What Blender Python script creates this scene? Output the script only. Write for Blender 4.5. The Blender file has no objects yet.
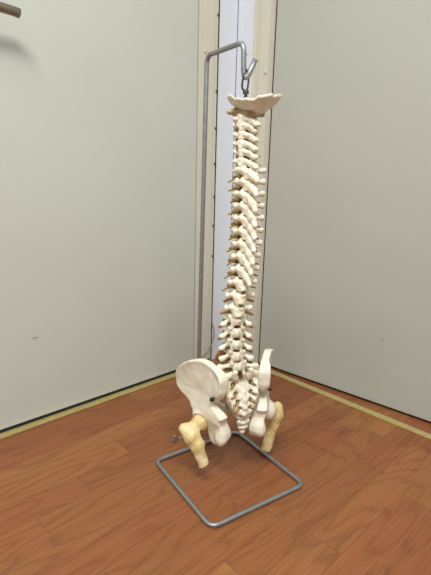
import bpy, bmesh, math, random
import numpy as np
from mathutils import Vector, Matrix
random.seed(7)
rng = np.random.RandomState(5)
S = bpy.context.scene
C = S.collection
PI = math.pi

# ------------------------------------------------------------------ materials
def new_mat(name):
    m = bpy.data.materials.new(name); m.use_nodes = True
    nt = m.node_tree; b = nt.nodes['Principled BSDF']
    return m, nt, b
def N(nt, t, **kw):
    n = nt.nodes.new(t)
    for k, v in kw.items(): setattr(n, k, v)
    return n
def math_n(nt, op, a, b=None, c=None):
    n = N(nt, 'ShaderNodeMath', operation=op)
    for i, v in enumerate((a, b, c)):
        if v is None: continue
        if isinstance(v, (int, float)): n.inputs[i].default_value = v
        else: nt.links.new(v, n.inputs[i])
    return n.outputs[0]
def ramp(nt, fac, stops):
    n = N(nt, 'ShaderNodeValToRGB'); e = n.color_ramp.elements
    while len(e) < len(stops): e.new(0.5)
    for q, (p, c) in zip(e, stops): q.position = p; q.color = (*c, 1)
    nt.links.new(fac, n.inputs[0]); return n.outputs[0]
def mix(nt, fac, a, b, mode='MIX'):
    n = N(nt, 'ShaderNodeMix', data_type='RGBA', blend_type=mode)
    for sock, v in ((n.inputs[0], fac), (n.inputs[6], a), (n.inputs[7], b)):
        if isinstance(v, (int, float)): sock.default_value = v
        elif isinstance(v, tuple): sock.default_value = (*v, 1)
        else: nt.links.new(v, sock)
    return n.outputs[2]
def noise(nt, vec, scale, detail=3, rough=.5):
    n = N(nt, 'ShaderNodeTexNoise'); n.inputs['Scale'].default_value = scale
    n.inputs['Detail'].default_value = detail; n.inputs['Roughness'].default_value = rough
    if vec is not None: nt.links.new(vec, n.inputs['Vector'])
    return n.outputs[0]
def bump(nt, b, h, strength, dist=.001):
    n = N(nt, 'ShaderNodeBump'); n.inputs['Strength'].default_value = strength
    n.inputs['Distance'].default_value = dist
    nt.links.new(h, n.inputs['Height']); nt.links.new(n.outputs[0], b.inputs['Normal'])
def mottled(name, c1, c2, rough, scale=60, bmp=.25, spec=.5, c3=None):
    m, nt, b = new_mat(name)
    co = N(nt, 'ShaderNodeTexCoord').outputs['Object']
    f = noise(nt, co, scale, 4)
    col = ramp(nt, f, [(.35, c1), (.65, c2)])
    if c3:
        f2 = noise(nt, co, scale * .35, 2)
        col = mix(nt, ramp(nt, f2, [(.52, (0, 0, 0)), (.68, (.8, .8, .8))]), col, c3)
    nt.links.new(col, b.inputs['Base Color'])
    b.inputs['Roughness'].default_value = rough
    b.inputs['Specular IOR Level'].default_value = spec
    bump(nt, b, noise(nt, co, scale * 4, 3), bmp)
    return m

M_bone = mottled('bone_plastic', (.79, .745, .60), (.86, .825, .70), .38, 55, .3, .5, (.62, .55, .40))
M_hip = mottled('hip_plastic', (.76, .725, .585), (.83, .80, .68), .36, 40, .3, .5, (.70, .65, .53))
M_femur = mottled('femur_plastic', (.60, .45, .18), (.72, .58, .28), .4, 70, .3, .5, (.74, .62, .38))
M_atlas = mottled('atlas_plastic', (.33, .24, .10), (.60, .50, .30), .45, 60, .3)
M_nerve = mottled('nerve_rubber', (.24, .15, .035), (.38, .25, .065), .45, 80, .2)
M_disc = mottled('disc_rubber', (.22, .135, .04), (.36, .23, .08), .55, 80, .2)
M_cord = mottled('cord_rubber', (.18, .11, .03), (.28, .18, .055), .5, 80, .2)
M_red = mottled('red_disc', (.20, .045, .018), (.32, .085, .03), .4, 80, .2)

def metal(name, c, rough, bmp=.2):
    m, nt, b = new_mat(name)
    co = N(nt, 'ShaderNodeTexCoord').outputs['Object']
    f = noise(nt, co, 90, 3)
    nt.links.new(ramp(nt, f, [(.3, tuple(x * .8 for x in c)), (.7, c)]), b.inputs['Base Color'])
    b.inputs['Metallic'].default_value = .85; b.inputs['Roughness'].default_value = rough
    bump(nt, b, noise(nt, co, 300, 2), bmp)
    return m
M_steel = metal('galvanised_steel', (.36, .37, .38), .5)
M_dark = metal('dark_iron', (.10, .095, .085), .45)
M_grey = metal('grey_zinc', (.30, .28, .26), .5)
M_lever = metal('bronze_lever', (.30, .265, .205), .38)
M_gold = metal('brass_strip', (.60, .49, .20), .42)
M_gold.node_tree.nodes['Principled BSDF'].inputs['Metallic'].default_value = .45

def painted(name, c, c2, rough=.45, marks=(), mark_axes=None):
    m, nt, b = new_mat(name)
    co = N(nt, 'ShaderNodeTexCoord').outputs['Object']
    f = noise(nt, co, 3.0, 4, .6)
    col = ramp(nt, f, [(.35, c), (.65, c2)])
    # scuffs with a shape of their own: sparse specks and short scratches
    mp = N(nt, 'ShaderNodeMapping'); nt.links.new(co, mp.inputs[0]); mp.inputs['Scale'].default_value = (1, 1, 1)
    vo = N(nt, 'ShaderNodeTexVoronoi'); vo.inputs['Scale'].default_value = 9; nt.links.new(mp.outputs[0], vo.inputs['Vector'])
    sep = N(nt, 'ShaderNodeSeparateColor'); nt.links.new(vo.outputs['Color'], sep.inputs[0])
    near = math_n(nt, 'LESS_THAN', vo.outputs['Distance'], .022)
    pick = math_n(nt, 'GREATER_THAN', sep.outputs[0], .62)
    speck = math_n(nt, 'MULTIPLY', near, pick)
    mp2 = N(nt, 'ShaderNodeMapping'); nt.links.new(co, mp2.inputs[0])
    mp2.inputs['Rotation'].default_value = (.25, .2, .1); mp2.inputs['Scale'].default_value = (2.2, 2.2, 9)
    vo2 = N(nt, 'ShaderNodeTexVoronoi'); vo2.inputs['Scale'].default_value = 2.3; nt.links.new(mp2.outputs[0], vo2.inputs['Vector'])
    sep2 = N(nt, 'ShaderNodeSeparateColor'); nt.links.new(vo2.outputs['Color'], sep2.inputs[0])
    scr = math_n(nt, 'MULTIPLY', math_n(nt, 'LESS_THAN', vo2.outputs['Distance'], .05), math_n(nt, 'GREATER_THAN', sep2.outputs[0], .82))
    fac = math_n(nt, 'MULTIPLY', math_n(nt, 'MAXIMUM', speck, scr), .55)
    col = mix(nt, fac, col, (.16, .15, .13))
    nt.links.new(col, b.inputs['Base Color'])
    b.inputs['Roughness'].default_value = rough
    bump(nt, b, noise(nt, co, 250, 2), .08)
    return m
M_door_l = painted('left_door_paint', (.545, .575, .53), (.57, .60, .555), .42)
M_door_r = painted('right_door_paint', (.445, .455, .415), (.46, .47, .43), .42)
M_cream = painted('cream_paint', (.63, .605, .505), (.665, .64, .54), .4)
M_jambgrey = painted('shaded_cream_paint', (.60, .57, .47), (.64, .60, .50), .4)
M_blue = painted('bluish_wall_paint', (.70, .74, .81), (.73, .77, .84), .5)
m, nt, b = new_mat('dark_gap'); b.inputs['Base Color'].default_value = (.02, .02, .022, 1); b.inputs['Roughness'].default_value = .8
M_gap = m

def wood():
    m, nt, b = new_mat('cherry_laminate')
    co = N(nt, 'ShaderNodeTexCoord').outputs['Object']
    sp = N(nt, 'ShaderNodeSeparateXYZ'); nt.links.new(co, sp.inputs[0])
    X, Y = sp.outputs[0], sp.outputs[1]          # X along the strips, Y across
    W, L = .0625, .43
    row = math_n(nt, 'FLOOR', math_n(nt, 'DIVIDE', Y, W))
    wn = N(nt, 'ShaderNodeTexWhiteNoise', noise_dimensions='1D'); nt.links.new(row, wn.inputs['W'])
    off = math_n(nt, 'MULTIPLY', wn.outputs['Value'], L)
    xs = math_n(nt, 'DIVIDE', math_n(nt, 'ADD', X, off), L)
    col_i = math_n(nt, 'FLOOR', xs)
    cb = N(nt, 'ShaderNodeCombineXYZ'); nt.links.new(row, cb.inputs[0]); nt.links.new(col_i, cb.inputs[1])
    w2 = N(nt, 'ShaderNodeTexWhiteNoise', noise_dimensions='2D'); nt.links.new(cb.outputs[0], w2.inputs['Vector'])
    rnd = w2.outputs['Value']
    # grain coordinates, shifted per strip
    gx = math_n(nt, 'ADD', X, math_n(nt, 'MULTIPLY', rnd, 31.0))
    gy = math_n(nt, 'ADD', Y, math_n(nt, 'MULTIPLY', rnd, 17.0))
    def vec(sx, sy):
        c = N(nt, 'ShaderNodeCombineXYZ')
        nt.links.new(math_n(nt, 'MULTIPLY', gx, sx), c.inputs[0]); nt.links.new(math_n(nt, 'MULTIPLY', gy, sy), c.inputs[1])
        return c.outputs[0]
    big = noise(nt, vec(3.0, 15.0), 1.0, 1.3, .4)              # smooth field whose contour lines make the cathedral grain
    rings = math_n(nt, 'FRACT', math_n(nt, 'MULTIPLY', big, 8.5))
    ring_l = ramp(nt, rings, [(0, (.9, .9, .9)), (.07, (.35, .35, .35)), (.25, (.0, .0, .0)), (.70, (.08, .08, .08)), (.97, (.9, .9, .9))])
    fine = noise(nt, vec(7.0, 260.0), 1.0, 3, .6)
    mid = noise(nt, vec(1.8, 60.0), 1.0, 3, .6)
    base = ramp(nt, rnd, [(.0, (.215, .072, .025)), (.25, (.260, .096, .033)), (.5, (.310, .128, .042)), (.75, (.275, .093, .034)), (1, (.235, .077, .028))])
    c = mix(nt, math_n(nt, 'MULTIPLY', ring_l, .46), base, (.115, .033, .011))
    c = mix(nt, ramp(nt, mid, [(.4, (0, 0, 0)), (.78, (.42, .42, .42))]), c, (.150, .050, .018))
    c = mix(nt, ramp(nt, fine, [(.45, (0, 0, 0)), (.8, (.30, .30, .30))]), c, (.40, .20, .095))
    # seams
    fy = math_n(nt, 'FRACT', math_n(nt, 'DIVIDE', Y, W))
    ey = math_n(nt, 'LESS_THAN', math_n(nt, 'MINIMUM', fy, math_n(nt, 'SUBTRACT', 1.0, fy)), .012)
    fx = math_n(nt, 'FRACT', xs)
    ex = math_n(nt, 'LESS_THAN', math_n(nt, 'MINIMUM', fx, math_n(nt, 'SUBTRACT', 1.0, fx)), .0022)
    seam = math_n(nt, 'MULTIPLY', math_n(nt, 'MAXIMUM', ey, ex), .45)
    c = mix(nt, seam, c, (.13, .045, .02))
    nt.links.new(c, b.inputs['Base Color'])
    b.inputs['Roughness'].default_value = .42
    b.inputs['Specular IOR Level'].default_value = .35
    bump(nt, b, fine, .06, .0006)
    return m
M_wood = wood()

# ------------------------------------------------------------------ mesh helpers
def link(o, parent=None, loc=None):
    C.objects.link(o)
    if parent: o.parent = parent
    if loc is not None: o.location = loc
    return o
def obj(name, me, mat, parent=None, matrix=None, smooth=True):
    o = bpy.data.objects.new(name, me)
    me.materials.clear(); me.materials.append(mat)
    if smooth:
        me.polygons.foreach_set('use_smooth', [True] * len(me.polygons))
    C.objects.link(o)
    if matrix is not None: o.matrix_basis = matrix
    if parent: o.parent = parent
    return o
def bm_obj(name, bm, mat, parent=None, matrix=None, smooth=False):
    me = bpy.data.meshes.new(name); bmesh.ops.recalc_face_normals(bm, faces=bm.faces[:])
    bm.to_mesh(me); bm.free()
    o = obj(name, me, mat, parent, matrix, smooth)
    for q in me.polygons:
        if len(q.vertices) > 4: q.use_smooth = False
    return o
def struct(o, label=None):
    o['kind'] = 'structure'
    if label: o['label'] = label
    return o

def tube_bm(bm, pts, r, closed=False, n=12, cap=True):
    """sweep a circle along a polyline, r one value or one per point"""
    P = [Vector(p) for p in pts]; k = len(P)
    if not hasattr(r, '__len__'): r = [r] * k
    T = []
    for i in range(k):
        a = P[(i - 1) % k] if (closed or i > 0) else P[i]
        c = P[(i + 1) % k] if (closed or i < k - 1) else P[i]
        T.append((c - a).normalized())
    up = Vector((0, 0, 1)) if abs(T[0].z) < .9 else Vector((1, 0, 0))
    nrm = (up - T[0] * up.dot(T[0])).normalized()
    rings = []
    for i in range(k):
        if i: nrm = (nrm - T[i] * nrm.dot(T[i])).normalized()
        bi = T[i].cross(nrm)
        rings.append([bm.verts.new(P[i] + (nrm * math.cos(2 * PI * j / n) + bi * math.sin(2 * PI * j / n)) * r[i]) for j in range(n)])
    for i in range(k if closed else k - 1):
        a, c = rings[i], rings[(i + 1) % k]
        for j in range(n):
            bm.faces.new((a[j], a[(j + 1) % n], c[(j + 1) % n], c[j]))
    if cap and not closed:
        bm.faces.new(rings[0][::-1]); bm.faces.new(rings[-1])
    return bm
def fillet(pts, rad, closed=False, seg=8):
    P = [Vector(p) for p in pts]; k = len(P); out = []
    for i in range(k):
        if not closed and i in (0, k - 1): out.append(P[i]); continue
        a, b, c = P[(i - 1) % k], P[i], P[(i + 1) % k]
        d1, d2 = (a - b).normalized(), (c - b).normalized()
        ang = d1.angle(d2); t = min(rad / math.tan(ang / 2), (a - b).length * .48, (c - b).length * .48)
        p1, p2 = b + d1 * t, b + d2 * t
        for s in range(seg + 1):
            u = s / seg
            out.append(p1 * (1 - u) ** 2 + b * 2 * u * (1 - u) + p2 * u * u)
    return out
def tube(name, pts, r, mat, parent=None, closed=False, n=12, matrix=None):
    return bm_obj(name, tube_bm(bmesh.new(), pts, r, closed, n), mat, parent, matrix, True)
def prism_bm(bm, poly, z0, z1):
    lo = [bm.verts.new((x, y, z0)) for x, y in poly]; hi = [bm.verts.new((x, y, z1)) for x, y in poly]
    n = len(poly)
    bm.faces.new(lo[::-1]); bm.faces.new(hi)
    for i in range(n): bm.faces.new((lo[i], lo[(i + 1) % n], hi[(i + 1) % n], hi[i]))
    return bm
def bevel(bm, w, seg=2):
    bmesh.ops.bevel(bm, geom=bm.edges[:], offset=w, segments=seg, affect='EDGES', profile=.5)
    return bm

# ------------------------------------------------------------------ signed-distance sculpting
class Sculpt:
    def __init__(s, lo, hi, vox):
        s.lo = np.array(lo, np.float32); s.v = vox
        n = np.ceil((np.array(hi) - s.lo) / vox).astype(int) + 1
        ax = [s.lo[i] + vox * np.arange(n[i], dtype=np.float32) for i in range(3)]
        s.X, s.Y, s.Z = np.meshgrid(*ax, indexing='ij')
        s.X = s.X.astype(np.float32); s.Y = s.Y.astype(np.float32); s.Z = s.Z.astype(np.float32)
        s.d = np.full(s.X.shape, 1.0, np.float32)
    def add(s, d, k=.004):
        h = np.maximum(k - np.abs(s.d - d), 0) / k
        s.d = np.minimum(s.d, d) - h * h * k * .25
    def cut(s, d, k=.002):
        d = -d
        h = np.maximum(k - np.abs(s.d - d), 0) / k
        s.d = np.maximum(s.d, d) + h * h * k * .25
    def cap_d(s, a, b, ra, rb=None):
        rb = ra if rb is None else rb
        a = np.array(a, np.float32); b = np.array(b, np.float32); ab = b - a
        px, py, pz = s.X - a[0], s.Y - a[1], s.Z - a[2]
        t = np.clip((px * ab[0] + py * ab[1] + pz * ab[2]) / max(float(ab @ ab), 1e-12), 0, 1)
        return np.sqrt((px - ab[0] * t) ** 2 + (py - ab[1] * t) ** 2 + (pz - ab[2] * t) ** 2) - (ra + (rb - ra) * t)
    def cap(s, a, b, ra, rb=None, k=.004): s.add(s.cap_d(a, b, ra, rb), k)
    def chain(s, pts, rs, k=.004):
        for i in range(len(pts) - 1): s.cap(pts[i], pts[i + 1], rs[i], rs[i + 1], k)
    def ell_d(s, c, r, rot=None):
        p = [s.X - c[0], s.Y - c[1], s.Z - c[2]]
        if rot is not None:
            p = [rot[i][0] * p[0] + rot[i][1] * p[1] + rot[i][2] * p[2] for i in range(3)]
        k0 = np.sqrt((p[0] / r[0]) ** 2 + (p[1] / r[1]) ** 2 + (p[2] / r[2]) ** 2)
        k1 = np.sqrt((p[0] / r[0] ** 2) ** 2 + (p[1] / r[1] ** 2) ** 2 + (p[2] / r[2] ** 2) ** 2) + 1e-9
        return k0 * (k0 - 1) / k1
    def ell(s, c, r, k=.004, rot=None): s.add(s.ell_d(c, r, rot), k)
    def box_d(s, c, h, rnd, rot=None):
        p = [s.X - c[0], s.Y - c[1], s.Z - c[2]]
        if rot is not None:
            p = [rot[i][0] * p[0] + rot[i][1] * p[1] + rot[i][2] * p[2] for i in range(3)]
        q = [np.abs(p[i]) - (h[i] - rnd) for i in range(3)]
        o = np.sqrt(sum(np.maximum(x, 0) ** 2 for x in q))
        return o + np.minimum(np.maximum(np.maximum(q[0], q[1]), q[2]), 0) - rnd
    def box(s, c, h, rnd, k=.004, rot=None): s.add(s.box_d(c, h, rnd, rot), k)
    def drum(s, c, rx, ry, hz, waist=.9, rnd=.002, k=.004):
        px, py, pz = s.X - c[0], s.Y - c[1], s.Z - c[2]
        w = waist + (1 - waist) * np.clip(np.abs(pz) / hz, 0, 1) ** 2
        rr = np.sqrt((px / rx) ** 2 + (py / ry) ** 2) / w
        a = (rr - 1) * min(rx, ry) + rnd; b = np.abs(pz) - hz + rnd
        s.add(np.sqrt(np.maximum(a, 0) ** 2 + np.maximum(b, 0) ** 2) + np.minimum(np.maximum(a, b), 0) - rnd, k)
    def rough(s, amp, freq, seed=0):
        f = freq; q = seed * 1.7
        s.d = s.d + amp * (np.sin(s.X * f + q) * np.sin(s.Y * f * 1.13 + q * 2) * np.sin(s.Z * f * .91 + q * 3)
                           + .5 * np.sin(s.X * f * 2.3 + q) * np.sin(s.Y * f * 1.9 + 1 + q) * np.sin(s.Z * f * 2.1 + 2))
    def mesh(s, name):
        d = s.d; v = s.v
        sg = d < 0
        nx, ny, nz = d.shape
        corn = [(i, j, k) for i in (0, 1) for j in (0, 1) for k in (0, 1)]
        cnt = sum(sg[i:nx - 1 + i, j:ny - 1 + j, k:nz - 1 + k].astype(np.int8) for i, j, k in corn)
        act = np.argwhere((cnt > 0) & (cnt < 8))
        idx = np.full((nx - 1, ny - 1, nz - 1), -1, np.int64)
        idx[act[:, 0], act[:, 1], act[:, 2]] = np.arange(len(act))
        cd = {c: d[act[:, 0] + c[0], act[:, 1] + c[1], act[:, 2] + c[2]] for c in corn}
        acc = np.zeros((len(act), 3)); num = np.zeros(len(act))
        for a in corn:
            for ax in range(3):
                if a[ax]: continue
                b = list(a); b[ax] = 1; b = tuple(b)
                da, db = cd[a], cd[b]; m = (da < 0) != (db < 0)
                t = np.where(m, da / np.where(m, da - db, 1), 0)
                p = np.tile(np.array(a, float), (len(act), 1)); p[:, ax] += t
                acc += p * m[:, None]; num += m
        co = s.lo + (act + acc / num[:, None]) * v
        F = []
        for ax in range(3):
            n0 = np.take(sg, range(0, d.shape[ax] - 1), ax); n1 = np.take(sg, range(1, d.shape[ax]), ax)
            e = np.argwhere(n0 != n1)
            o1, o2 = [(1, 2), (2, 0), (0, 1)][ax]
            ok = (e[:, o1] > 0) & (e[:, o2] > 0) & (e[:, o1] < d.shape[o1] - 1) & (e[:, o2] < d.shape[o2] - 1)
            e = e[ok]
            flip = sg[e[:, 0], e[:, 1], e[:, 2]]
            q = []
            for (a, b) in ((-1, -1), (0, -1), (0, 0), (-1, 0)):
                c = e.copy(); c[:, o1] += a; c[:, o2] += b
                q.append(idx[c[:, 0], c[:, 1], c[:, 2]])
            q = np.stack(q, 1); q[~flip] = q[~flip][:, ::-1]
            F.append(q)
        F = np.concatenate(F); F = F[(F >= 0).all(1)]
        me = bpy.data.meshes.new(name)
        me.vertices.add(len(co)); me.vertices.foreach_set('co', co.astype(np.float32).ravel())
        me.loops.add(F.size); me.loops.foreach_set('vertex_index', F.astype(np.int32).ravel())
        me.polygons.add(len(F)); me.polygons.foreach_set('loop_start', np.arange(0, F.size, 4, dtype=np.int32))
        me.update(calc_edges=True); me.validate()
        return me

# ------------------------------------------------------------------ the room
A44 = math.radians(44)
eu = Vector((math.cos(A44), math.sin(A44), 0))        # along the left wall, towards the corner
ev = Vector((math.sin(A44), -math.cos(A44), 0))       # along the right wall, away from the corner
ROOM = Matrix(((eu.x, ev.x, 0, 0), (eu.y, ev.y, 0, 0), (0, 0, 1, 0), (0, 0, 0, 1)))
# room coordinates (u, v, z).  ROOM mirrors handedness (u x v = -z), so keep it as plain point mapping
def rp(u, v, z=0): return Vector((eu.x * u + ev.x * v, eu.y * u + ev.y * v, z))
RZ = Matrix.Rotation(A44, 4, 'Z')                      # local x = u, local y = -v
def room_box(bm, u0, u1, v0, v1, z0, z1):
    prism_bm(bm, [(u0, -v1), (u1, -v1), (u1, -v0), (u0, -v0)], z0, z1)
    return bm
def rbox(name, u0, u1, v0, v1, z0, z1, mat, bev=0, parent=None):
    bm = room_box(bmesh.new(), u0, u1, v0, v1, z0, z1)
    if bev: bevel(bm, bev)
    return bm_obj(name, bm, mat, parent, None if parent else RZ)

CU, CV = 1.125, -1.095                                 # the corner
DL = -1.086                                            # face of the left door
TOP = 2.1
fl = bm_obj('floor', room_box(bmesh.new(), -1.6, 1.45, -1.25, 1.7, -.02, 0), M_wood, None, RZ); struct(fl, 'reddish brown cherry laminate floor laid in narrow strips')
o = rbox('wall_left', .93, CU + .05, CV - .05, CV, 0, TOP, M_blue); struct(o, 'narrow bluish white wall strip left of the corner')
o = rbox('wall_right', CU, CU + .05, CV, -1.03, 0, TOP, M_blue); struct(o, 'narrow bluish white wall strip right of the corner')
o = rbox('trim_7', CU - .0012, CU + .001, CV - .001, CV + .0012, 0, TOP, M_gap); struct(o, 'dark crack in the corner between the bluish strips')
# left door leaf and its frame
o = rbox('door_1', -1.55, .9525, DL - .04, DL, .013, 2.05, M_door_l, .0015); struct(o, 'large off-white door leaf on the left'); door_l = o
o = rbox('trim_1', .9555, 1.0165, DL - .03, DL + .003, .0, TOP, M_cream, .0012); struct(o, 'cream painted frame board beside the left door'); tr1 = o
o = rbox('trim_2', 1.0165, 1.0365, DL - .03, DL - .004, .0, TOP, M_cream, .001); struct(o, 'thin cream edge strip with a row of dark bolts'); tr2 = o
o = rbox('trim_3', .9535, 1.0430, CV, CV + .003, 0, TOP, M_gap); struct(o, 'dark gap beside the bluish wall strip')
o = rbox('wall_left', -1.6, .955, CV - .05, DL - .041, 0, TOP, M_gap); o.name = 'wall_behind'; struct(o)
for i, z in enumerate((1.1105, 1.005, .898, .789, .680, .577, .482, .38)):
    bm = bmesh.new(); c = (1.0352, -(DL - .004), z)
    tube_bm(bm, [(c[0], c[1] + .004, z), (c[0], c[1] - .003, z), (c[0], c[1] - .0045, z)], [.0042, .0042, .0025], n=10)
    bm_obj('bolt', bm, M_dark, tr2, None, True)
for z, mt in ((1.0, M_cream), (.36, M_cream)):
    bm = bmesh.new(); tube_bm(bm, [(.978, -(DL + .002), z), (.978, -(DL + .0055), z), (.978, -(DL + .0065), z)], [.0055, .005, .003], n=12)
    bm_obj('screw_cover', bm, mt, tr1, None, True)
# door handle: rose plate outside the frame of the photograph and the lever pointing to the hinge side
bm = bmesh.new()
y0 = -DL
tube_bm(bm, fillet([(.285, y0 - .0, .962), (.285, y0 - .052, .962), (.30, y0 - .056, .961), (.405, y0 - .056, .956), (.4145, y0 - .056, .9545)], .016), .0095, n=14)
handle = bm_obj('door_handle', bm, M_lever, door_l, None, True)
bm = bmesh.new(); tube_bm(bm, [(.285, y0 + .001, .962), (.285, y0 - .007, .962), (.285, y0 - .009, .962)], [.026, .026, .023], n=24)
bm_obj('rose_plate', bm, M_lever, handle, None, True)
# threshold strips
o = rbox('trim_4', -1.55, 1.03, -1.0855, -1.0640, .0, .0055, M_gold, .0012); struct(o, 'brass threshold strip along the left door')
o = rbox('trim_5', 1.1150, 1.1365, -.9575, 1.2, .0, .0050, M_gold, .0012); struct(o, 'brass threshold strip in front of the right door')
o = rbox('under_door_shade', -1.55, 1.03, DL - .04, DL - .002, 0, .0128, M_gap); struct(o, 'dark strip painted as the shade in the gap under the left door')  # solid near-black strip, painted-in shade of the gap below the leaf
# right frame boards and the door, which stands slightly ajar
bm = bmesh.new()
prof = [(1.149, -1.062), (1.149, -1.04), (1.1405, -1.040), (1.1405, -1.0345), (1.1445, -1.032), (1.1445, -1.027), (1.1385, -1.024), (1.1385, -1.019), (1.142, -1.017), (1.142, -1.012), (1.134, -1.009), (1.134, -.972), (1.159, -.972), (1.159, -1.062)]
prof[0] = (1.1435, -1.062); prof[1] = (1.1435, -1.046); prof[2] = (1.1405, -1.0425)
prof = [(u - .012, v + .012) for u, v in prof]
prism_bm(bm, [(u, -v) for u, v in prof], 0, TOP)
o = bm_obj('trim_6', bm, M_cream, None, RZ); struct(o, 'cream grooved frame board beside the right door'); tr6 = o
bm = bmesh.new(); tube_bm(bm, [(1.1225, .968, .95), (1.1195, .968, .95), (1.1185, .968, .95)], [.0055, .005, .003], n=12)
bm_obj('screw_cover', bm, M_cream, tr6, None, True)
bm = bmesh.new(); tube_bm(bm, [(1.1225, .968, .42), (1.1195, .968, .42), (1.1185, .968, .42)], [.0055, .005, .003], n=12)
bm_obj('screw_cover', bm, M_cream, tr6, None, True)
k = math.tan(math.radians(4.64))
bm = bmesh.new()
ur = lambda v: 1.1466 + (v + .955) * k
prism_bm(bm, [(ur(-.9565), .9565), (ur(1.2), -1.2), (ur(1.2) + .04, -1.2), (ur(-.9565) + .04, .9565)], .008, 2.05)
bevel(bm, .0015)
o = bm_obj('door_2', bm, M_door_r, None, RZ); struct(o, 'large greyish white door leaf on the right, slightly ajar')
bm = bmesh.new(); prism_bm(bm, [(1.155, .99), (ur(1.2) + .06, -1.2), (ur(1.2) + .10, -1.2), (1.20, .99)], 0, TOP)
o = bm_obj('wall_behind', bm, M_gap, None, RZ); struct(o)

# thin cable curling out beside the hinge line
cab = [(1.0425, 1.112, .17), (1.0425, 1.104, .155), (1.0415, 1.088, .135), (1.0400, 1.079, .115), (1.0385, 1.0775, .092), (1.030, 1.0775, .070), (1.0170, 1.0775, .052), (1.003, 1.0785, .040), (.989, 1.0800, .031), (.972, 1.0805, .022), (.968, 1.0805, .004)]
def smooth_path(pts, seg=6):
    P = [Vector(p) for p in pts]; out = []
    for i in range(len(P) - 1):
        p0, p1, p2, p3 = P[max(i - 1, 0)], P[i], P[i + 1], P[min(i + 2, len(P) - 1)]
        for s in range(seg):
            t = s / seg
            out.append(.5 * ((2 * p1) + (p2 - p0) * t + (2 * p0 - 5 * p1 + 4 * p2 - p3) * t * t + (3 * p1 - p0 - 3 * p2 + p3) * t ** 3))
    return out + [P[-1]]
o = tube('cable', smooth_path(cab), .0016, M_grey, None, False, 8, RZ)
o['label'] = 'thin dark cable curling out of the corner gap onto the cream frame board'; o['category'] = 'cable'

# ------------------------------------------------------------------ wire stand
def thing(name, label, cat, loc):
    o = bpy.data.objects.new(name, None); C.objects.link(o); o.location = loc
    o['label'] = label; o['category'] = cat; o.empty_display_size = .05
    return o
r = .0047
sp_ = Vector((.037, .870, 0))
stand = thing('wire_stand', 'bent grey steel wire stand with square base loop, tall upright and top hook', 'stand', sp_)
Lc, Bc, Fc, Rc = [Vector((*p, r)) for p in ((-.1270, .9050), (.0640, 1.0375), (.0035, .7070), (.1995, .8358))]
loc = lambda P: [Vector(p) - sp_ for p in P]
tube('base_loop', loc(fillet([Lc, Fc, Rc, Bc], .020, True)), r, M_steel, stand, True, 14)
foot = Vector((-.0360, .9685, r * 1.6)); top = Vector((-.0285, .9690, .8700)); arm = Vector((.0385, .868, .8690))
dirn = (arm - top).normalized()
path = fillet([foot, top, arm, Vector((.0400, .868, .8220)), Vector((.0425, .8675, .8105)), Vector((.0480, .867, .8135)), Vector((.0602, .866, .8410))], .017)
mid_ = path[0].lerp(path[1], .985)
tube('upright', loc([path[0].lerp(mid_, q / 40) for q in range(41)] + path[1:14]), r, M_steel, stand, False, 14)
tube('hook', loc(path[13:]), r, M_steel, stand, False, 14)

# ------------------------------------------------------------------ spine model
root_loc = Vector((.05, .868, .76))
spine = thing('spine_model', 'life-size off-white plastic spine model with pelvis and femur stubs hanging from the wire stand', 'anatomical model', root_loc)
Tr = lambda x, y, z: Matrix.Translation(Vector((x, y, z)) - root_loc)
LV = [  # x, z of the canal, level by level from the skull down
 ('C', .0466, .7520), ('C', .0475, .7400), ('C', .0483, .7287), ('C', .0493, .7133), ('C', .0502, .6978), ('C', .0511, .6838), ('C', .0518, .6672),
 ('T', 00.0512, .6470), ('T', 00.0511, .6270), ('T', 00.0510, .6052), ('T', 00.0514, .5831), ('T', 00.0518, .5607), ('T', 00.0514, .5371), ('T', 00.0509, .5132),
 ('T', 00.0494, .4895), ('T', .0492, .4645), ('T', .0474, .4384), ('T', .0456, .4121), ('T', .0438, .3865),
 ('L', .0424, .3625), ('L', .0424, .3375), ('L', .0430, .3120), ('L', .0455, .2870), ('L', .0485, .2635)]
YAW = [22, 40, 42, 38, 36, 34, 32] + [29, 29, 28, 28, 28, 28, 27, 26, 23, 16, 9, 6] + [6, 6, 5, 6, 10]
CY = .862
PEL = (.0560, .860, .2430, 18)          # top of the sacrum and its heading

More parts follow.
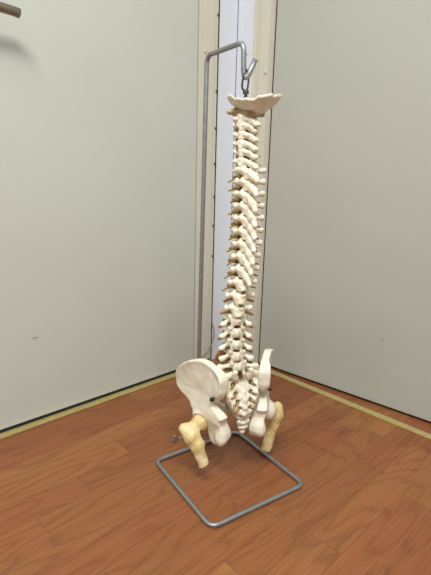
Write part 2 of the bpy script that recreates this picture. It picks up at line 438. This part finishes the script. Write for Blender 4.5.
def vertebra(i, kind, h):
    """h = spacing to the next level; origin at the canal, -y is the back"""
    s = Sculpt((-.043, -.058, -.046), (.043, .046, .026), .00125)
    if kind == 'L':
        q = i - 19; hb = h * .5 - .0042
        s.drum((0, .026, .001), .0225, .0155, hb, .87)
        for x in (-1, 1):
            s.cap((x * .012, .012, .004), (x * .013, -.004, .003), .0048, .0048)
            tip = .0275 + .0012 * q + (.007 if q == 4 else 0)
            zt = -.0085 if q < 3 else (-.006 if q == 3 else -.001)
            s.cap((x * .013, -.003, .001), (x * tip, -.007, zt), .0042, .0036)
            s.ell((x * (tip - .002), -.007, zt), (.0066 + .0010 * (q > 2), .0045, .0050 + .0012 * (q > 2)), .003)
            s.cap((x * .0125, -.004, .002), (x * .0135, -.010, .0095), .0048, .0044)      # superior facet
            s.cap((x * .0080, -.010, .003), (x * .003, -.015, -.001), .0062, .0062)       # lamina
            s.cap((x * .0072, -.0135, -.001), (x * .0100, -.0170, -.0135), .0048, .0038)    # inferior facet
        s.box((0, -.0160, .0022), (.0104, .0044, .0096), .0040, .004)
        s.cap((0, -.017, .004), (0, -.0205, .0020), .0050, .0046)
        s.box((0, -.0215, .0010), (.0032, .0040, .0070), .0028, .005)
        s.cut(s.cap_d((0, .0015, -.03), (0, .0015, .03), .0080))
        s.cut(s.cap_d((0, .002, -.0146), (0, -.03, -.0130), .0070), .002)                # arch under the lamina
    elif kind == 'T':
        t = (i - 7) / 11.0; hb = h * .5 - .0020
        s.drum((0, .0225 + .002 * t, .001), .0128 + .006 * t, .0120 + .002 * t, hb, .88)
        w = .0290 - .0050 * max(0, t - .45) / .55
        dn = 1.0 - .80 * max(0, t - .55) / .45; sl = .86 - .40 * max(0, min(1, (t - .72) / .2))
        if i < 10: dn = (.35, .55, .8)[i - 7]
        for x in (-1, 1):
            s.cap((x * .009, .012, .004), (x * .010, -.003, .003), .0042)
            s.cap((x * .010, -.005, .002), (x * w, -.0165, .0050), .0052, .0042)
            s.ell((x * w, -.0165, .0045), (.0043, .0050, .0058), .003)
            s.cap((x * .009, -.003, .004), (x * .0095, -.009, .0105), .0050, .0040)
            s.cap((x * .0105, -.007, .0035), (x * .002, -.0155, -.002), .0068, .0074)
            s.cap((x * .007, -.011, -.003), (x * .0075, -.0145, -.0095), .0054, .0044)
            if t < .95: s.ell((x * .0165, .013, .004), (.0042, .005, .0045), .003)         # rib facet
        if t > .6:
            s.box((0, -.0155, -.000), (.0118, .0045, .0085), .0038, .004)
        if i > 15:
            s.box((0, -.0175, -.0035), (.0105 - .002 * (i == 16), .0046, .0105), .0042, .005); s.cap((0, -.017, .000), (.0, -.024, -.010), .0056, .0046); sl = .25; dn = .62
        s.cap((0, -.0155, -.001), (0, -.016 - .014 * sl, -.003 - .0125 * dn), .0094, .0082)
        s.cap((0, -.016 - .014 * sl, -.003 - .0125 * dn), (0, -.016 - .025 * sl, -.005 - .024 * dn), .0082, .0038)
        s.ell((0, -.016 - .025 * sl, -.005 - .0245 * dn), (.0044, .0044, .0056), .003)
        s.cut(s.cap_d((0, .0015, -.03), (0, .0015, .03), .0072))
        if t > .8: s.cut(s.cap_d((0, .002, -.0145), (0, -.024, -.0145), .0050), .002)
    elif i == 0:        # atlas: a ring with lateral masses
        for a in range(16):
            p = lambda q: (.0150 * math.cos(q), .004 + .0165 * math.sin(q), -.001)
            s.cap(p(a * PI / 8), p((a + 1) * PI / 8), .0062, .0062)
        for x in (-1, 1):
            s.ell((x * .0170, .006, 0), (.0080, .0110, .0075), .004)
            s.cap((x * .018, .003, 0), (x * .0330, -.001, -.001), .0066, .0048)
        s.ell((0, -.0165, -.002), (.009, .006, .0075), .005)
    else:
        hb = h * .5 - .0016
        s.drum((0, .0165, 0), .0105, .0085, hb, .95)
        if i == 1: s.cap((0, .015, .003), (0, .0155, .017), .0055, .0040)
        big = 1.25 if i in (1, 6) else 1.0
        for x in (-1, 1):
            s.cap((x * .008, .013, 0), (x * .0205, .007, -.001), .0040, .0036)
            s.ell((x * .0215, .006, -.001), (.0044, .0055, .0042), .003)
            s.cap((x * .0160, -.001, .0045), (x * .0160, -.004, -.0060), .0056, .0056)
            s.cap((x * .0150, -.004, .002), (x * .003, -.0160, -.0030), .0058, .0060)
            s.cap((0, -.016, -.004), (x * .0032 * (1 if i < 6 else .3), -.026 * (1 + (big - 1) * .8), -.0085), .0054, .0040)
        s.cut(s.cap_d((0, .0015, -.03), (0, .0015, .03), .0075))
    s.rough(.0007, 430, i)
    return s.mesh('vertebra')

def nerve_paths(kind, i, x):
    if kind == 'L': e = (.0345, .003, -.0190)
    elif kind == 'T': e = (.0345, .001, -.0145) if i < 17 else (.031, .004, -.012)
    else: e = (.0255, .000, -.0065)
    j = rng.uniform(-.003, .003, 3)
    return [(x * .004, .003, -.004), (x * .013, .004, -.0085), (x * .020, .004, (-.0140 if kind == 'L' else -.0095) + j[2] * .3), (x * (e[0] + j[0]), e[1] + j[1] - .003, e[2] + j[2])]

canal = []
for i, (kd, x, z) in enumerate(LV):
    nz = LV[i + 1][2] if i < 23 else z - .0225
    nx = LV[i + 1][1] if i < 23 else .0525
    h = z - nz
    yw = math.radians(YAW[i])
    tilt = Matrix.Identity(4)
    lean = 0
    if kd == 'C': lean = 4
    if kd == 'L': lean = {19: 0, 20: 0, 21: 0, 22: -4, 23: -10}[i]
    R = Matrix.Rotation(yw, 4, 'Z') @ Matrix.Rotation(math.radians(lean), 4, 'X')
    Mx = Tr(x, CY, z) @ R
    canal.append((x, CY, z))
    v = obj('vertebra', vertebra(i, kd, (LV[i - 1][2] - z + h) / 2 if i else h), M_atlas if i == 0 else M_bone, spine, Mx)
    if i == 0: v['label'] = 'brownish topmost vertebra under the skull base'
    for sx in (-1, 1):
        p = nerve_paths(kd, i, sx)
        rr = .0030 if kd == 'L' or i > 16 else .0017
        if i == 0: continue
        n = tube('spinal_nerve', smooth_path(p, 5), rr, M_nerve, v, False, 9)
        n['label'] = 'golden brown nerve root'
    # disc down to the next body
    if i == 0: continue
    ry, rx, by = {'C': (.0085, .0105, .0165), 'T': (.0116 + .002 * (i - 7) / 11, .0122 + .006 * (i - 7) / 11, .0225 + .002 * (i - 7) / 11), 'L': (.0158, .0228, .026)}[kd]
    hd = {'C': .0026, 'T': .0026, 'L': .0056}[kd]
    bm = bmesh.new(); ring = []
    prof = [(0, -hd), (.6, -hd), (.94, -hd), (1.03, -hd * .5), (1.05, 0), (1.03, hd * .5), (.94, hd), (.6, hd), (0, hd)]
    vs = []
    for (f, zz) in prof:
        if f == 0: vs.append([bm.verts.new((0, by, zz))]); continue
        vs.append([bm.verts.new((rx * f * math.cos(a * PI / 12), by + ry * f * math.sin(a * PI / 12), zz)) for a in range(24)])
    for a, b2 in zip(vs[:-1], vs[1:]):
        for j in range(24):
            if len(a) == 1: bm.faces.new((a[0], b2[(j + 1) % 24], b2[j]))
            elif len(b2) == 1: bm.faces.new((a[j], a[(j + 1) % 24], b2[0]))
            else: bm.faces.new((a[j], a[(j + 1) % 24], b2[(j + 1) % 24], b2[j]))
    dd = bm_obj('intervertebral_disc', bm, M_disc, spine, Tr((x + nx) / 2, CY, (z + nz) / 2 + .001) @ R, True)
    if i == 22:
        s = Sculpt((-.048, .0, -.016), (-.008, .042, .016), .0013)
        s.ell((-.0280, .022, 0), (.0130, .0130, .0100)); s.ell((-.034, .016, -.001), (.0075, .0085, .0085)); s.rough(.0004, 500, 3)
        hz = obj('disc_bulge', s.mesh('disc_bulge'), M_red, dd); hz['label'] = 'dark red slipped disc bulge'

canal += [(.052, CY, .250), (.056, .860, .235)]
cp = [Vector(p) - root_loc for p in canal]
o = tube('spinal_cord', smooth_path([cp[0] + Vector((0, .002, .008))] + cp, 4), .0058, M_cord, spine, False, 10); o['label'] = 'brown spinal cord running through the vertebrae'

# ---- skull base: a shallow broken-edged bowl
s = Sculpt((-.045, -.085, -.042), (.045, .050, .022), .0012)
rad = [.030, .031, .034, .036, .037, .038, .038, .038, .038, .037, .035, .032]
ang = np.arctan2(s.X, -(s.Y))                                  # 0 = towards the back of the head
rr = np.sqrt(s.X ** 2 + s.Y ** 2)
edge = .042 + .021 * np.cos(ang) ** 2 * (np.cos(ang) > 0) - .010 * np.cos(ang) ** 2 * (np.cos(ang) < 0)
edge = edge + .0008 * np.sin(ang * 9 + .6) + .0006 * np.sin(ang * 17 + 2) + .0004 * np.sin(ang * 31)
bowl = ((s.X / .046) ** 2 + ((s.Y + .0155) / .0475) ** 2)
zsurf = -.0240 + .0240 * np.clip(bowl, 0, 1.2) ** 1.45 + .0035 * np.sin(s.Y * 120) * np.exp(-(s.X / .012) ** 2)
shell = (np.abs(s.Z - zsurf) - .0024) * .72
plate = np.maximum(shell, (rr - edge) * .8)
s.d = plate.astype(np.float32)
for x in (-1, 1): s.ell((x * .015, .010, -.026), (.0075, .0125, .006), .005)      # condyles
s.ell((0, -.03, -.024), (.010, .006, .004), .006)
s.rough(.0005, 260, 2)
occ_mx = Tr(.0480, .866, .7770) @ Matrix.Rotation(math.radians(-7), 4, 'Y') @ Matrix.Rotation(math.radians(2), 4, 'X') @ Matrix.Rotation(math.radians(60), 4, 'Z') @ Matrix.Rotation(math.radians(2), 4, 'X')
occ = obj('skull_base', s.mesh('skull_base'), M_hip, spine, occ_mx)
o = tube('eye_bolt', [(x - root_loc.x, y - root_loc.y, z - root_loc.z) for x, y, z in ((.0455, .868, .752), (.0455, .868, .7835), (.0455, .868, .7845), (.0455, .868, .7895), (.0455, .868, .7915))], [.003, .003, .0055, .0055, .0035], M_dark, spine, False, 12)
# wire link from the hook down to the bolt
lk = [(.0462, .8680, .8230), (.0492, .8685, .8140), (.0490, .869, .8000), (.0472, .869, .7910), (.0435, .869, .7900), (.0392, .8680, .7930), (.0382, .8660, .8010), (.0405, .8645, .8150), (.0435, .8660, .8230)]
kk = len(lk); pts = []
P_ = [Vector(p) - root_loc for p in lk]
for i in range(kk):
    p0, p1, p2, p3 = P_[i - 1], P_[i], P_[(i + 1) % kk], P_[(i + 2) % kk]
    for q in range(5):
        t = q / 5
        pts.append(.5 * ((2 * p1) + (p2 - p0) * t + (2 * p0 - 5 * p1 + 4 * p2 - p3) * t * t + (3 * p1 - p0 - 3 * p2 + p3) * t ** 3))
o = tube('hanging_link', pts, .0018, M_dark, spine, True, 8); o['label'] = 'dark wire link'

# ---- sacrum, coccyx
PM = Tr(*PEL[:3]) @ Matrix.Rotation(math.radians(PEL[3]), 4, 'Z')
SM = PM @ Matrix.Translation((.001, -.002, .003)) @ Matrix.Rotation(math.radians(-2.5), 4, 'Y') @ Matrix.Rotation(math.radians(-6), 4, 'X')
s = Sculpt((-.062, -.045, -.105), (.062, .050, .026), .0014)
zs = [-.010, -.029, -.046, -.062, -.076]; ws = [.047, .041, .034, .027, .019]; ys = [.010, .004, .000, -.001, .001]
s.drum((0, .026, -.004), .024, .0165, .010, .95)
for z, w, y in zip(zs, ws, ys): s.box((0, y, z), (w, .0095, .0115), .0075, .008)
for x in (-1, 1):
    s.ell((x * .036, .016, -.014), (.016, .018, .016), .008)
    s.chain([(x * .022, -.004, .003), (x * .038, .000, -.003), (x * .046, .000, -.020)], [.0065, .0075, .0065], .004)
    s.cap((x * .015, -.006, -.004), (x * .0165, -.012, .009), .0070, .0060)
    for z, w, y in zip(zs, ws, ys): s.ell((x * w * .80, y - .009, z + .002), (.0062, .0050, .0085), .004)
    s.ell((x * .012, .000, -.086), (.0065, .006, .006), .005)
for z, y in zip(zs, ys):
    s.cap((0, y - .007, z + .007), (0, y - .0115, z - .006), .0072, .0064)
    for x in (-1, 1): s.ell((x * .0085, y - .0100, z - .001), (.0050, .0042, .0085), .003)
s.cut(s.cap_d((0, -.0005, .03), (0, -.0025, -.012), .0085, .0065))
s.cut(s.ell_d((0, -.014, .006), (.0135, .011, .0090)), .003)
for j, (zz, xx) in enumerate(((-.0205, .0205), (-.0385, .0175), (-.0545, .0145), (-.0690, .0115))):
    for x in (-1, 1): s.cut(s.cap_d((x * xx, -.035, zz), (x * xx * .9, .03, zz), .0050 - .0003 * j), .002); s.cut(s.cap_d((x * xx, -.0165 + .002 * (j == 0), zz), (x * (xx + .014), -.0155 + .002 * (j == 0), zz - .009), .0040), .002)
s.rough(.0007, 330, 4)
sac = obj('sacrum', s.mesh('sacrum'), M_bone, spine, SM)
for zz, xx, yy in ((-.0205, .0205, -.004), (-.0385, .0175, -.009), (-.0545, .0145, -.011), (-.0690, .0115, -.009)):
    for x in (-1, 1):
        n = tube('sacral_nerve', smooth_path([(x * xx * .95, yy + .012, zz), (x * xx, yy - .002, zz), (x * (xx + .005), yy - .0042, zz - .003), (x * (xx + .010), yy - .0022, zz - .008)], 5), .0019, M_nerve, sac, False, 8)
        n['label'] = 'golden brown nerve root'
s = Sculpt((-.026, -.026, -.052), (.026, .024, .016), .0012)
for j in range(4):
    z, y, w = -.002 - .0112 * j, -.001 + .0020 * j * j * .5, (.0125, .0135, .0110, .0070)[j]
    s.box((0, y, z), (w, .0055, .0048), .0042, .002)
    s.ell((0, y - .004, z), (.0050, .0048, .0050), .002)
    if j < 2:
        for x in (-1, 1): s.cap((x * .004, y - .002, z), (x * (.013 - .002 * j), y - .004, z + .004), .0036, .0030, .002)
s.rough(.0003, 500, 2)
obj('coccyx', s.mesh('coccyx'), M_bone, spine, SM @ Matrix.Translation((0, .003, -.093)))

# ---- hip bones
HIP_POLY = [(0.1498, -0.0324), (0.1372, -0.0091), (0.1082, 0.0153), (0.0749, 0.0295), (0.0498, 0.03), (0.0257, 0.0222), (0.0058, 0.0127), (-0.0002, -0.0011), (0.0046, -0.0329), (0.029, -0.0454), (0.0345, -0.0611), (-0.0046, -0.0783), (0.0089, -0.0939), (-0.0029, -0.1254), (0.0118, -0.1522), (0.0317, -0.1547), (0.0431, -0.149), (0.0507, -0.1262), (0.0738, -0.1077), (0.0926, -0.09), (0.0996, -0.0764), (0.1309, -0.0653), (0.1441, -0.058), (0.14995, -0.045200000000000004)]
def hip_mesh(sx):
    xs = [.012, .172] if sx > 0 else [-.172, -.012]
    s = Sculpt((xs[0] - .012 * (sx > 0), -.055, -.175), (xs[1] + .012 * (sx < 0), .150, .048), .0019)
    X = s.X * sx
    fl = math.radians(27); e = (math.sin(fl), math.cos(fl)); n = (math.cos(fl), -math.sin(fl)); ox, oy = .042, -.026
    a = (X - ox) * e[0] + (s.Y - oy) * e[1]; m = (X - ox) * n[0] + (s.Y - oy) * n[1]; t = s.Z
    poly = np.array(HIP_POLY)
    for _ in range(1):                                # round the outline once (corner cutting)
        nxt = np.roll(poly, -1, 0); poly = np.stack([poly * .78 + nxt * .22, poly * .22 + nxt * .78], 1).reshape(-1, 2)
    # signed distance to the outline
    d2 = np.full(a.shape, 1e9, np.float32); sgn = np.ones(a.shape, np.float32)
    k = len(poly)
    for i in range(k):
        p, q = poly[i], poly[i - 1]
        ex, ey = q - p; wx, wy = a - p[0], t - p[1]
        h = np.clip((wx * ex + wy * ey) / (ex * ex + ey * ey), 0, 1)
        d2 = np.minimum(d2, (wx - ex * h) ** 2 + (wy - ey * h) ** 2)
        c1, c2, c3 = t >= p[1], t < q[1], ex * wy > ey * wx
        sgn = np.where((c1 & c2 & c3) | (~c1 & ~c2 & ~c3), -sgn, sgn)
    pd = sgn * np.sqrt(d2)
    up = np.clip((t + .075) / .09, 0, 1.3); lw = np.clip((-.075 - t) / .055, 0, 1.0); lw = lw * lw * (3 - 2 * lw)
    m0 = -.003 * np.sin((a - .012) / .130 * 2 * PI) * up + .005 * up * np.clip(a / .05, 0, 1) - .002 - .012 * lw
    crest = np.exp(np.minimum(pd, 0) / .0065) * np.clip((t + .05) / .03, 0, 1)
    th = .0054 + .0062 * crest + .0085 * np.clip((-t - .045) / .05, 0, 1) + .005 * np.clip((.03 - a) / .03, 0, 1) * np.clip((t + .07) / .02, 0, 1)
    w = np.abs(m - m0) - th
    kx = .006
    hh = np.maximum(kx - np.abs(w - (pd + .001)), 0) / kx
    s.d = (np.maximum(w, pd + .001) + hh * hh * kx * .25).astype(np.float32)
    s.X = X.astype(np.float32)
    s.ell((.047, -.004, -.026), (.009, .018, .020), .010)                         # joint with the sacrum
    s.chain([(.040, -.004, -.130), (.034, .024, -.140), (.022, .052, -.138), (.010, .076, -.124)], [.009, .0075, .0075, .009], .006)
    s.chain([(.068, .046, -.098), (.048, .068, -.098), (.026, .080, -.104), (.010, .080, -.116)], [.012, .0095, .0085, .0105], .008)
    s.ell((.068, .038, -.104), (.0215, .0205, .0215), .008)                       # wall of the hip socket
    if sx > 0: s.ell((.0780, .017, -.108), (.0140, .0140, .0220), .010)
    s.cut(s.ell_d((.077, .027 + .006 * (sx > 0), -.111 - .006 * (sx > 0)), (.0192, .0192, .0192)), .002)
    s.ell((.0430, -.0150, -.130), (.0125, .0120, .0165), .010)                    # sitting bone
    s.rough(.0004, 170, 5 + sx)
    s.X = (X * sx).astype(np.float32)
    return s.mesh('hip_bone')
for sx in (-1, 1):
    hb = obj('hip_bone', hip_mesh(sx), M_hip, spine, PM if sx < 0 else Matrix.Translation((.001, 0, .007)) @ PM)
    hb['label'] = 'left hip bone, its broad outer face towards the viewer' if sx < 0 else 'right hip bone, seen edge-on'
    bm = bmesh.new(); tube_bm(bm, [(sx * .0530, -.0030, -.043), (sx * .0600, -.0065, -.043), (sx * .0605, -.0068, -.043), (sx * .0650, -.0091, -.043), (sx * .0655, -.0093, -.043), (sx * .0680, -.0106, -.043)], [.0022, .0022, .0048, .0048, .0022, .0022], n=6)
    q = bm_obj('joint_screw', bm, M_dark, hb, None, False); q['label'] = 'dark nut of the joint screw'

# ---- femur stubs
def femur(H, T, B, les, label, broad=0):
    H, T, B, les = [Vector(p) for p in (H, T, B, les)]
    pts = np.array([H, T, B, les]); lo = pts.min(0) - .032; hi = pts.max(0) + .032
    s = Sculpt(lo, hi, .0016)
    ax = (B - T).normalized()
    s.ell(H, (.0185, .0185, .0185), .003)
    N1 = T.lerp(H, .30) + ax * .004
    s.cap(H, N1, .0105, .0135, .005)
    s.ell(T, (.0105, .0125, .0120), .005)
    s.ell(T - ax * .006 + (T - H).normalized() * .003, (.0080, .0095, .0085), .004)
    s.cap(T, T.lerp(les, .45), .0115, .0145, .005)
    s.ell(T.lerp(les, .42) + ax * .004, (.0155, .0140, .0185), .008)
    if broad: s.ell(T + ax * .010, (.0160, .0150, .0210), .008)
    s.ell(les, (.0085, .0090, .0085), .006)
    s.cap(N1, les, .0125, .0080, .006)
    s.chain([T.lerp(les, .45), T.lerp(les, .55) + ax * .022, B + ax * .03], [.0140, .0125, .0112], .008)
    pl = (s.X - B.x) * ax.x + (s.Y - B.y) * ax.y + (s.Z - B.z) * ax.z           # sawn end
    s.cut(-pl, .002)
    s.rough(.0011, 230, 3)
    o = obj('femur', s.mesh('femur'), M_femur, spine, Matrix.Translation(-root_loc))
    o['label'] = label
    return o, H, T, ax
fl_, H, T, ax = femur((-.0250, .862, .1315), (-.0560, .845, .1225), (-.0175, .830, .0480), (-.0250, .833, .0985), 'beige stub of the left thigh bone')
d = (T - H).normalized()
bm = bmesh.new()
d = Vector((-1, -.1, -.12)).normalized(); p0 = T + Vector((.003, -.001, -.017)); tube_bm(bm, [p0, p0 + d * .022], .0022, n=8)
c = p0 + d * .021
tube_bm(bm, [c - d * .003, c + d * .003], .0042, n=8)
sd = Vector((.1, -.3, 1)).normalized()
for sg in (-1, 1):
    tube_bm(bm, [c, c + sd * sg * .006 + d * .003, c + sd * sg * .0105 + d * .006], [.0030, .0034, .0026], n=8)
q = bm_obj('wing_nut', bm, M_grey, fl_, None, True); q['label'] = 'grey wing nut on the hip bolt'
fr_, H, T, ax = femur((.1210, .913, .1330), (.1480, .940, .1255), (.1265, .925, .0280), (.1400, .928, .1000), 'beige stub of the right thigh bone', 1)
d = Vector((1, -.25, -.1)).normalized(); p0 = T + d * .012 + Vector((0, 0, -.006))
bm = bmesh.new(); tube_bm(bm, [p0 - d * .004, p0 + d * .003, p0 + d * .0035, p0 + d * .007], [.0022, .0022, .0042, .0042], n=6)
q = bm_obj('hip_bolt', bm, M_dark, fr_, None, False); q['label'] = 'dark bolt head'

# ------------------------------------------------------------------ light, camera
def area(name, loc, target, sx, sy, power, col):
    l = bpy.data.lights.new(name, 'AREA'); l.shape = 'RECTANGLE'; l.size = sx; l.size_y = sy; l.energy = power; l.color = col
    o = bpy.data.objects.new(name, l); C.objects.link(o); o.location = loc
    o.rotation_euler = (Vector(target) - Vector(loc)).to_track_quat('-Z', 'Y').to_euler()
    return o
area('ceiling_light', (.05, -.60, 2.40), (.05, -.40, 0), 1.2, .6, 72, (1, .985, .93))
area('ceiling_light', (-.7, -.3, 2.5), (-.7, -.3, 0), 1.2, .4, 12, (1, .985, .93))
w = bpy.data.worlds.new('world'); S.world = w; w.use_nodes = True
bg = w.node_tree.nodes['Background']; bg.inputs[0].default_value = (.95, .97, 1, 1); bg.inputs[1].default_value = .42

cd = bpy.data.cameras.new('camera'); cam = bpy.data.objects.new('camera', cd); C.objects.link(cam)
th, ro, hgt = .23873, -.025709, .63645
fw = Vector((0, math.cos(th), -math.sin(th))); u0 = Vector((0, math.sin(th), math.cos(th))); r0 = Vector((1, 0, 0))
cr, sr = math.cos(ro), math.sin(ro)
rt = r0 * cr - u0 * sr; upv = r0 * sr + u0 * cr
cam.matrix_world = Matrix(((rt.x, upv.x, -fw.x, 0), (rt.y, upv.y, -fw.y, 0), (rt.z, upv.z, -fw.z, hgt), (0, 0, 0, 1)))
cd.sensor_fit = 'VERTICAL'; cd.sensor_height = 36; cd.lens = 450 / 575 * 36; cd.clip_start = .01
S.camera = cam
S.view_settings.view_transform = 'Standard'; S.view_settings.look = 'None'
S.view_settings.gamma = 1; S.view_settings.use_curve_mapping = False
S.view_settings.exposure = 0
